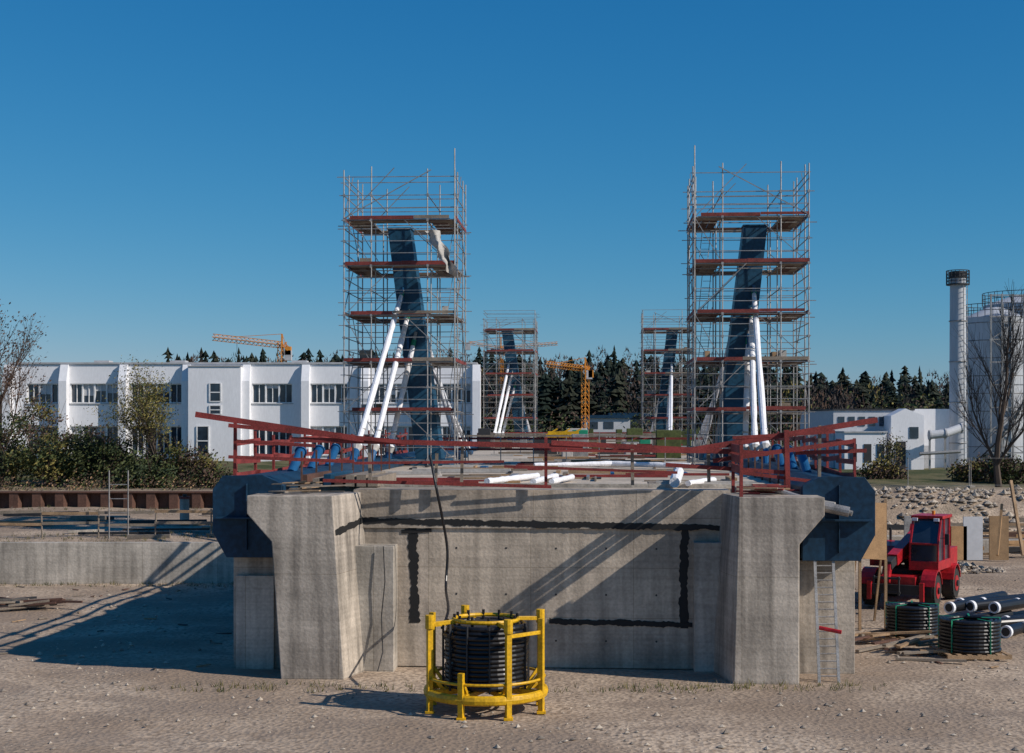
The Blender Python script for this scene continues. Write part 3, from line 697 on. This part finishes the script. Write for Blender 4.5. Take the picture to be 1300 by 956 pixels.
for i in range(len(pil)-1):
    a0,a1=bx(pil[i]),bx(pil[i+1]); gr=grp[i]
    for z0,z1 in rows:
        if gr is None:
            wl.box(a0,a1,Yb,Yb+.297,z0,z1,'wwall'); continue
        lo,hi=bx(gr[0]),bx(gr[1])
        wl.box(a0,lo,Yb,Yb+.297,z0,z1,'wwall'); wl.box(hi,a1,Yb,Yb+.297,z0,z1,'wwall')
        windows(lo,hi,gr[2],z0,z1,Yb)
for p in pil:
    x=bx(p)
    wl.prism([(x-.3,Yb-.75,zg),(x-.3,Yb-.003,zg),(x-.3,Yb-.003,bz(463)),(x-.3,Yb-.25,bz(463)),(x-.3,Yb-.75,bz(484))],(.6,0,0),'wwall')
x0,x1=bx(243),bx(309); wl.box(x0,x1,Yb-1.1,Yb-.004,zg,bz(466),'wwall'); rf.box(x0-.05,x1+.05,Yb-1.18,Yb-.01,bz(466),bz(466)+.08,'roof')
for (p0,p1,q0,q1) in((270,284,487,510),(270,284,515,526),(254,269,541,578)):
    gl.box(bx(p0),bx(p1),Yb-1.12,Yb-1.102,bz(q1),bz(q0),'glass')
    for xx in(bx(p0),bx(p1)): fr.box(xx-.05,xx+.05,Yb-1.17,Yb-1.103,bz(q1),bz(q0),'frame')
    for zz in(bz(q0),bz(q1),(bz(q0)+bz(q1))/2): fr.box(bx(p0),bx(p1),Yb-1.165,Yb-1.123,zz-.04,zz+.04,'frame')
for p in(100,200,360,500): rf.box(bx(p),bx(p)+1.2,Yb+4,Yb+5.2,zt+.12,zt+.45,'roof')
wl.obj('walls',e); gl.obj('window_glass',e); fr.obj('window_frames',e); rf.obj('roof',e)
# ---------------- industrial building right
Yi=104.0
def ix(px): return (px-650)*Yi/F
def iz(py): return H-(py-540)*Yi/F
e=empty('industrial_building'); wl=Me(); de=Me()
wl.box(ix(1058),ix(1160),Yi,Yi+12,3,iz(521),'gwall'); wl.box(ix(1163),ix(1213),Yi+1,Yi+12,3,iz(519),'wwall')
wl.prism([(ix(1122),Yi-2,3),(ix(1163),Yi-2,3),(ix(1163),Yi-2,iz(528)),(ix(1140),Yi-2,iz(519)),(ix(1122),Yi-2,iz(528))],(0,2.6,0),'wwall')
wl.box(ix(1060),ix(1112),Yi-3,Yi-.01,3,iz(549),'wwall')
de.box(ix(1057),ix(1161),Yi-.1,Yi+12,iz(521),iz(521)+.12,'dark'); de.box(ix(1059),ix(1113),Yi-3.1,Yi-.02,iz(549),iz(549)+.1,'roof')
for p in range(1064,1118,13): de.box(ix(p),ix(p+8),Yi-.05,Yi-.003,iz(541),iz(529),'glass')
for p in(1066,1084,1100): de.box(ix(p),ix(p+9),Yi-3.05,Yi-3.003,iz(585),iz(563),'glass' if p!=1084 else 'dark')
de.box(ix(1128),ix(1140),Yi-2.06,Yi-2.003,3,iz(560),'dark'); de.box(ix(1145),ix(1156),Yi-2.05,Yi-2.003,iz(556),iz(542),'glass')
de.box(ix(1170),ix(1185),Yi+.95,Yi+.997,3.1,iz(566),'roof')
wl.obj('walls',e); de.obj('trim_and_openings',e)
a=Me(); pts=[Vector((ix(1165),Yi-3,iz(552))),Vector((ix(1184),Yi-3,iz(550))),Vector((ix(1206),Yi-2.6,iz(543)))]; a.tube(pts,.3,'gwall',16)
for p in pts: a.cyl(p-Vector((.06,0,0)),p+Vector((.06,0,0)),.36,'roof',n=16)
for p in pts[:2]: a.beam(Vector((p.x,p.y,3)),p-Vector((0,0,.3)),.12,.12,'galv')
a.tube([Vector((ix(1150),Yi-3.5,iz(575))),Vector((ix(1200),Yi-3.5,iz(572)))],.12,'galv',10)
a.obj('exhaust_duct')
for (p0,p1,yt,Y,k) in((742,800,531,200,'gwall'),(775,850,528,212,'dark'),(560,600,520,150,'woodg')):
    a=Me(); x0=(p0-650)*Y/F;x1=(p1-650)*Y/F; z=H-(yt-540)*Y/F
    a.box(x0,x1,Y,Y+10,3,z,k); a.box(x0-.3,x1+.3,Y-.3,Y+10.3,z,z+.45,'blueD')
    n=int((x1-x0)/2.2)
    for i in range(n): a.box(x0+.5+i*2.2,x0+1.9+i*2.2,Y-.05,Y-.003,z-1.5,z-.5,'glass')
    a.obj('low_industrial_building')
# ---------------- chimney
Yc=105.0; cx=(1216-650)*Yc/F
a=Me(); zc=H+(540-362)*Yc/F
a.cyl((cx,Yc,3),(cx,Yc,zc+.6),.63,'silo',r2=.56,n=28)
for z in(5,8,11,14): a.torus((cx,Yc,z),.62,.04,'galv',n=28,m=6)
a.cyl((cx,Yc,zc),(cx,Yc,zc+.08),.85,'dark',n=20)
for i in range(18):
    t=i*math.pi/9; d=Vector((math.cos(t)*.82,math.sin(t)*.82,0)); a.cyl(Vector((cx,Yc,zc))+d,Vector((cx,Yc,zc+1.05))+d,.025,'dark',n=4)
for z in(.3,.55,.8,1.05): a.torus((cx,Yc,zc+z),.82,.03,'dark',n=20,m=4)
a.cyl((cx,Yc,zc+.5),(cx,Yc,zc+1.0),.6,'dark',n=20)
a.beam((cx+.2,Yc-.8,3),(cx+.2,Yc-.72,zc),.04,.04,'galv');a.beam((cx+.55,Yc-.6,3),(cx+.5,Yc-.6,zc),.04,.04,'galv')
z=3.5
while z<zc: a.beam((cx+.2,Yc-.77,z),(cx+.53,Yc-.62,z),.03,.03,'galv'); z+=.4
a.obj('chimney_stack')
def silo(px,Y,r,yt):
    x=(px-650)*Y/F; z=H-(yt-540)*Y/F; a=Me()
    a.cyl((x,Y,3),(x,Y,z),r,'silo',n=48); a.cyl((x,Y,z),(x,Y,z+.9),r,'silo',r2=r*.25,n=48)
    q=3
    while q<z: a.torus((x,Y,q),r,.04,'galv',n=48,m=4); q+=1.5
    for i in range(26):
        t=i*math.pi/13; d=Vector((math.cos(t)*(r+.05),math.sin(t)*(r+.05),0)); a.cyl(Vector((x,Y,z))+d,Vector((x,Y,z+1.1))+d,.03,'dark',n=4)
    for zz in(.55,1.1): a.torus((x,Y,z+zz),r+.05,.03,'dark',n=48,m=4)
    n=int((z-3)/.3)
    for i in range(n):
        t=-2.4+i*.09; z0=3+i*.3; d=Vector((math.cos(t),math.sin(t),0)); c=Vector((x,Y,z0)); a.beam(c+d*r,c+d*(r+.8),.28,.04,'dark'); 
        t2=t+.09; d2=Vector((math.cos(t2),math.sin(t2),0)); a.beam(c+d*(r+.8)+Vector((0,0,1)),c+d2*(r+.8)+Vector((0,0,1.3)),.04,.04,'dark'); a.beam(c+d*(r+.8),c+d2*(r+.8)+Vector((0,0,.3)),.05,.12,'dark')
    a.beam((x-.2,Y-r-.3,3),(x-.2,Y-r-.3,z+1),.05,.05,'galv'); a.beam((x+.2,Y-r-.3,3),(x+.2,Y-r-.3,z+1),.05,.05,'galv')
    a.obj('storage_silo')
silo(1262,122,2.6,404); silo(1298,128,3.4,388)
a=Me(); Y=119
for (px) in(1258,1272,1286,1300):
    x=(px-650)*Y/F
    a.beam((x,Y,3),(x,Y,17.3),.12,.12,'galv')
for z in[4+i*1.9 for i in range(7)]+[17.2]:
    a.beam(((1256-650)*Y/F,Y,z),((1302-650)*Y/F,Y,z),.1,.1,'galv')
for i in range(6):
    x0=(1258-650)*Y/F;x1=(1300-650)*Y/F; z=4+i*1.9; a.beam((x0,Y,z),(x1,Y,z+1.9),.07,.07,'galv') if i%2 else a.beam((x1,Y,z),(x0,Y,z+1.9),.07,.07,'galv')
a.obj('steel_stair_frame')
# ---------------- cranes
def lattice(me,p,q,w,k,r=.07,n=10):
    p=Vector(p);q=Vector(q);d=(q-p).normalized(); x=d.orthogonal().normalized(); y=d.cross(x); cs=[(x+y)*w/2,(x-y)*w/2,(-x-y)*w/2,(-x+y)*w/2]
    for c in cs: me.beam(p+c,q+c,r*1.3,r*1.3,k)
    for i in range(n):
        a0=p.lerp(q,i/n);a1=p.lerp(q,(i+1)/n)
        for j in range(4):
            c,c2=cs[j],cs[(j+1)%4]; me.beam(a0+c,a1+c2,r*.7,r*.7,k)
def crane(mx,mt,jl,jyl,jr,jyr,Y,w=.55,r=.06):
    a=Me(); top=W(mx,mt,Y); base=Vector((top.x,top.y,3)); lattice(a,base,W(mx,mt+10,Y),w*1.3,'crane',r*1.3,16)
    c=W(mx,mt+14,Y); l=W(jl,jyl,Y); rr=W(jr,jyr,Y)
    lattice(a,c,l,w,'crane',r,16); lattice(a,c,rr,w,'crane',r,4)
    a.box(rr.x-.4,rr.x+.4,rr.y-.4,rr.y+.4,rr.z-1.2,rr.z,'roof'); a.box(c.x+.4,c.x+1.1,c.y-.4,c.y+.4,c.z-1.2,c.z-.2,'crane')
    tp=W(mx,mt,Y); a.beam(tp,l.lerp(c,.3)+Vector((0,0,.3)),.06,.06,'crane'); a.beam(tp,rr,.06,.06,'crane'); a.beam(c,tp,.2,.2,'crane')
    h=l.lerp(c,.35); a.beam(h,h-Vector((0,0,3)),.04,.04,'dark')
    a.obj('tower_crane')
crane(358,424,270,428,366,445,170); crane(743,454,693,462,748,470,190); crane(636,428,708,436,594,435,230,.4,.045)
a=Me(); 
for (px,py) in((700,552),(716,552),(730,555)):
    p=W(px,py,84); a.box(p.x-.35,p.x+.35,p.y-.3,p.y+.3,4.65,5.7,'yellow')
    a.beam((p.x-.35,p.y-.3,5.7),(p.x+.35,p.y-.3,6.1),.08,.08,'yellow')
p=W(715,552,83); a.box(p.x-.9,p.x+.9,p.y-.2,p.y+.2,5.75,5.95,'yellow'); a.cyl((p.x,p.y-.5,4.7),(p.x,p.y-.5,5.5),.25,'blueL',n=12)
a.obj('hydraulic_jack_station')
a=Me()
for i in range(34):
    px=U(600,880);Y=U(70,110); p=W(px,560,Y); h=U(.4,1.5); w=U(.12,.7); a.box(p.x-w,p.x+w,Y,Y+U(.4,1.5),4.6,4.62+h,random.choice(['leafg','woodg','rust','tarp','blue','wood','dark','galv','strap']))
a.obj('stored_materials',bevel=.03)
a=Me()
for v in(30,46,64,80):
    for i in range(9): 
        u=-6+i*1.5; a.cyl(B(u,v,4.6),B(u,v,5.75),.03,'galv',n=4)
    for z in(5.2,5.7): a.beam(B(-6.2,v,z),B(6.2,v,z),.03,.1,random.choice(['red','woodg']))
a.obj('site_railing')
# ---------------- vegetation
def leaf(me,c,sz,k):
    a=Vector((U(-1,1),U(-1,1),U(-1,1))).normalized(); b=a.orthogonal().normalized(); c2=a.cross(b); b*=sz*U(.5,1.2); c2*=sz*U(.4,1)
    me.add([c-b,c+c2*.6,c+b,c-c2*.6],[(0,1,2,3)],k)
def branch(me,p,d,l,r,dep,k,tips,spread=.55,up=.15):
    n=3; q=Vector(p); dd=Vector(d)
    for i in range(n):
        dd=(dd+Vector((U(-1,1),U(-1,1),U(-.6,1)))*.14+Vector((0,0,up*.3))).normalized(); q2=q+dd*l/n; r2=r*(1-.13)
        me.cyl(q,q2,r,k,r2=r2,n=6 if r>.05 else 3,cap=False); q=q2;r=r2
        if dep>0:
            for _ in range(2 if dep>1 else 3):
                if R()<.75:
                    sd=(dd+Vector((U(-1,1),U(-1,1),U(-.3,1)))*spread*1.4).normalized(); branch(me,q,sd,l*U(.55,.8),r*U(.45,.65),dep-1,k,tips,spread,up)
    tips.append(q)
    if dep>0: branch(me,q,dd,l*.75,r*.85,dep-1,k,tips,spread,up)
def tree(name,x,y,h,r,leafk=None,nl=0,ls=.1,dep=4,spread=.55,bk='bark'):
    e=empty(name); a=Me(); tips=[]; z=gz(x,y)-.1
    branch(a,(x,y,z),(0,0,1),h*.30,r,dep,bk,tips,spread)
    a.obj('trunk_and_limbs',e)
    if leafk:
        b=Me()
        for i in range(nl):
            t=random.choice(tips); leaf(b,t+Vector((random.gauss(0,.28),random.gauss(0,.28),random.gauss(0,.28))),ls,random.choice(leafk))
        b.obj('crown_foliage',e)
random.seed(21)
tree('bare_tree',*(lambda p:(p.x,p.y))(W(1268,600,80)),13.0,.2,dep=4,spread=.55)
tree('bare_tree',*(lambda p:(p.x,p.y))(W(2,600,84)),13.0,.2,dep=4,bk='barkf',leafk=['barkf'],nl=2500,ls=.1)
tree('bare_tree',*(lambda p:(p.x,p.y))(W(-50,600,86)),12,.2,dep=4,bk='barkf')
tree('spring_tree',*(lambda p:(p.x,p.y))(W(205,600,82)),8.4,.11,leafk=['leafy','leafy','leafg'],nl=6500,ls=.08,dep=4,spread=.6)
tree('spring_tree',*(lambda p:(p.x,p.y))(W(1130,600,92)),3.4,.06,leafk=['leafy','leafg','barkf'],nl=1100,ls=.08,dep=3,spread=.6)
def shrub(x,y,w,h,ks,n,name='shrub'):
    a=Me(); z=gz(x,y)
    for i in range(18):
        d=Vector((U(-1,1)*w*.8,U(-1,1)*.8,h*U(.6,1.0))); a.cyl((x+U(-.2,.2),y,z),Vector((x,y,z))+d,.025,'barkf',r2=.008,n=3,cap=False)
    cl=[(U(-1,1)*w,U(-.8,.8),U(.15,1)**.8*h*.85) for _ in range(26)]
    for i in range(n):
        ci=random.randrange(26); c=cl[ci]; f=1-.5*abs(c[0])/w
        p=Vector((x+c[0]+random.gauss(0,.3),y+c[1]+random.gauss(0,.3),z+max(.05,c[2]*f+random.gauss(0,.25))))
        leaf(a,p,.12,ks[ci%len(ks)] if R()<.7 else random.choice(ks))
    a.obj(name)
random.seed(5)
for (px,w,h,ks,Y) in((-20,2.4,4.6,['leafd','barkf'],84),(20,2.4,4.6,['leafd','leafg','barkf'],82),(60,2.2,3.6,['leafg','leafd','leafy'],81),(95,2.0,3.2,['leafd','leafg','leafd'],82),(130,2.2,3.7,['leafg','leafd','leafg'],81),(165,2.0,3.0,['leafg','leafd','barkf'],82),(235,1.6,3.0,['leafy','barkf','leafg'],81),(190,1.5,2.2,['leafd','leafg'],80),(50,2.2,5.6,['barkf','leafy','leafg'],90),(110,2.2,3.9,['barkf','leafg'],85),(-50,3,4.5,['leafd'],84),(1120,1.0,1.2,['barkf','leafy'],88),(1245,1.6,1.3,['leafy','barkf'],86),(1280,1.5,1.8,['leafg','barkf'],84),(270,1.5,1.2,['leafg','barkf'],80)):
    p=W(px,600,Y); shrub(p.x,p.y,w,h,ks,2800)
a=Me()
for i in range(260):
    x=U(-34,-13.5); y=U(77,80.5)
    for j in range(14):
        p=Vector((x+random.gauss(0,.25),y+random.gauss(0,.2),gz(x,y)+abs(random.gauss(0,.35)))); leaf(a,p,.09,random.choice(['barkf','tan','leafg','barkf']))
a.obj('dry_brush')
a=Me()
for i in range(900):
    q=R()
    if q<.35: x=U(-32,-12);y=U(57.3,62)
    elif q<.6: x=U(-32,-12);y=U(70,74.5)
    elif q<.8: x=U(-30,-11);y=U(55.6,56.6)
    else: x=U(-9,9);y=U(33.6,34.6)
    for j in range(5):
        p=Vector((x+U(-.1,.1),y+U(-.1,.1),gz(x,y))); t=p+Vector((U(-.1,.1),U(-.1,.1),U(.04,.2))); a.add([p-Vector((.01,0,0)),p+Vector((.01,0,0)),t],[(0,1,2)],random.choice(['leafy','leafg','woodg']))
a.obj('weeds')
# forest
random.seed(11)
f=Me()
def conifer(x,y,z,h,k):
    f.cyl((x,y,z),(x,y,z+h*.9),.2,'bark',r2=.05,n=4,cap=False)
    L0=12; w=U(1.8,3.4); lo=U(.2,.5); lean=U(-.4,.4); pw=U(.4,.75)
    for i in range(L0):
        t=i/L0; zz=z+h*(lo+(1-lo)*t); rr=w*(1-t)**pw*U(.5,1.2)+.12; m=6; off=U(0,6); st=h*(1-lo)/L0
        for j in range(m):
            if R()<.15: continue
            an=off+j*6.283/m+U(-.3,.3); r2=rr*U(.5,1.35); d=Vector((math.cos(an),math.sin(an),0)); s=Vector((-d.y,d.x,0))*rr*.45
            c=Vector((x+lean*t,y,zz)); f.add([c+Vector((0,0,st*1.1)),c+d*r2*.6-s-Vector((0,0,st*.4)),c+d*r2-Vector((0,0,st*U(-.2,.7))),c+d*r2*.6+s-Vector((0,0,st*.4))],[(0,1,2,3)],k)
def decid(x,y,z,h,k):
    f.cyl((x,y,z),(x,y,z+h*.7),.14,'bark',r2=.05,n=4,cap=False)
    for i in range(10):
        a0=Vector((x,y,z+h*U(.2,.65))); d=Vector((U(-1,1)*.2*h,U(-1,1)*.2*h,h*U(.15,.35))); f.cyl(a0,a0+d,.05,'barkg',r2=.02,n=3,cap=False)
    cw=U(2.2,3.8); k2=random.choice(['barkf','barkg',k])
    for i in range(180):
        t=U(0,1); an=U(0,6.28); rr=cw*math.sqrt(R())*math.sin(math.pi*(.2+.72*t))
        c=Vector((x+math.cos(an)*rr,y+math.sin(an)*rr,z+h*(.15+.83*t))); d=Vector((U(-.6,.6),U(-.4,.4),1)).normalized()*U(.3,1.0); s=Vector((U(-1,1),U(-1,1),0)).normalized()*U(.05,.2)
        f.add([c-s,c+s,c+d],[(0,1,2)],k if R()<.7 else k2)
def topline(px):
    if px<215: return 482
    if px<445: return 437
    if px<600: return 438
    if px<880: return 438
    if px<1010: return 446
    if px<1200: return 463
    return 470
for row,Y in enumerate((220,230,240,250,260,270,280)):
    x=-105
    while x<125:
        x+=U(1.0,2.6) if row>2 else U(1.2,3.2)
        px=650+x*F/Y; tl=topline(px+U(-15,15))+3+14*R()**1.3+(6-row)*5+9*noise.noise(Vector((x*.08,row*3.,2)))
        y=Y+U(-5,5); z=gz(x,y)
        if px<215 and R()<.85: continue
        h=max(5,H-(tl-540)*y/F - z)
        q=R(); cl=noise.noise(Vector((x*.05,Y*.05,1)))
        if (row<3 and q<.7+cl) or (row>=3 and q<.48+cl): decid(x,y,z,h*U(.88,1.02),random.choice(['barkf','barkg','barkg','con2']) if R()<.94 else 'leafy')
        else: conifer(x,y,z,h,'con' if R()<.65 else 'con2')
f.obj('forest_trees')
f=Me()
for i in range(90):
    x=U(45,105); y=U(180,212); z=gz(x,y); h=U(3,7)
    for j in range(140):
        p=Vector((x+random.gauss(0,1.5),y+random.gauss(0,1.3),z+abs(random.gauss(.45,.28))*h)); leaf(f,p,.32,['leafy','leafg','barkf','leafg'][i%4])
for i in range(80):
    x=U(-25,45); y=U(195,212); z=gz(x,y); h=U(2,6)
    for j in range(100):
        p=Vector((x+random.gauss(0,1.5),y+random.gauss(0,1.3),z+abs(random.gauss(.45,.28))*h)); leaf(f,p,.32,['leafd','leafg','barkf'][i%3])
f.obj('hedge_thicket')
# ---------------- light
w=bpy.data.worlds.new('World'); scene.world=w; w.use_nodes=True; nt=w.node_tree; L=nt.links.new
bg=nt.nodes['Background']; sky=nt.nodes.new('ShaderNodeTexSky'); sky.sky_type='NISHITA'; sky.sun_disc=False
sd=Vector((1,-.43,.73)).normalized(); el=math.asin(sd.z)
sky.sun_elevation=el; sky.sun_rotation=math.atan2(sd.x,sd.y); sky.air_density=1.0; sky.dust_density=0.3; sky.ozone_density=3.0; sky.altitude=500
sep=nt.nodes.new('ShaderNodeSeparateColor'); com=nt.nodes.new('ShaderNodeCombineColor'); L(sky.outputs[0],sep.inputs[0])
for i,(p,k,mxv) in enumerate(((1.9,1.15,.30),(.90,.70,.5),(.62,.78,.9))):
    a1=N(nt,'ShaderNodeMath',operation='MULTIPLY'); a1.inputs[1].default_value=.08; L(sep.outputs[i],a1.inputs[0])
    a2=N(nt,'ShaderNodeMath',operation='POWER'); a2.inputs[1].default_value=p; L(a1.outputs[0],a2.inputs[0])
    a3=N(nt,'ShaderNodeMath',operation='MULTIPLY'); a3.inputs[1].default_value=k*10; L(a2.outputs[0],a3.inputs[0])
    a4=N(nt,'ShaderNodeMath',operation='MINIMUM'); a4.inputs[1].default_value=mxv*10; L(a3.outputs[0],a4.inputs[0]); L(a4.outputs[0],com.inputs[i])
L(com.outputs[0],bg.inputs[0]); bg.inputs[1].default_value=0.1
sl=bpy.data.lights.new('sun','SUN'); sl.energy=4.5; sl.angle=math.radians(.5); sl.color=(1,.92,.83)
so=bpy.data.objects.new('sun',sl); scene.collection.objects.link(so); so.rotation_euler=sd.to_track_quat('Z','Y').to_euler()
# ---------------- camera
cd=bpy.data.cameras.new('camera'); co=bpy.data.objects.new('camera',cd); scene.collection.objects.link(co)
co.location=(0,0,H); co.rotation_euler=(math.pi/2,0,0); cd.sensor_width=36; cd.lens=36*F/1300; cd.shift_y=62/1300; cd.clip_end=8000
scene.camera=co
scene.view_settings.view_transform='Standard'; scene.view_settings.look='None'; scene.view_settings.exposure=0
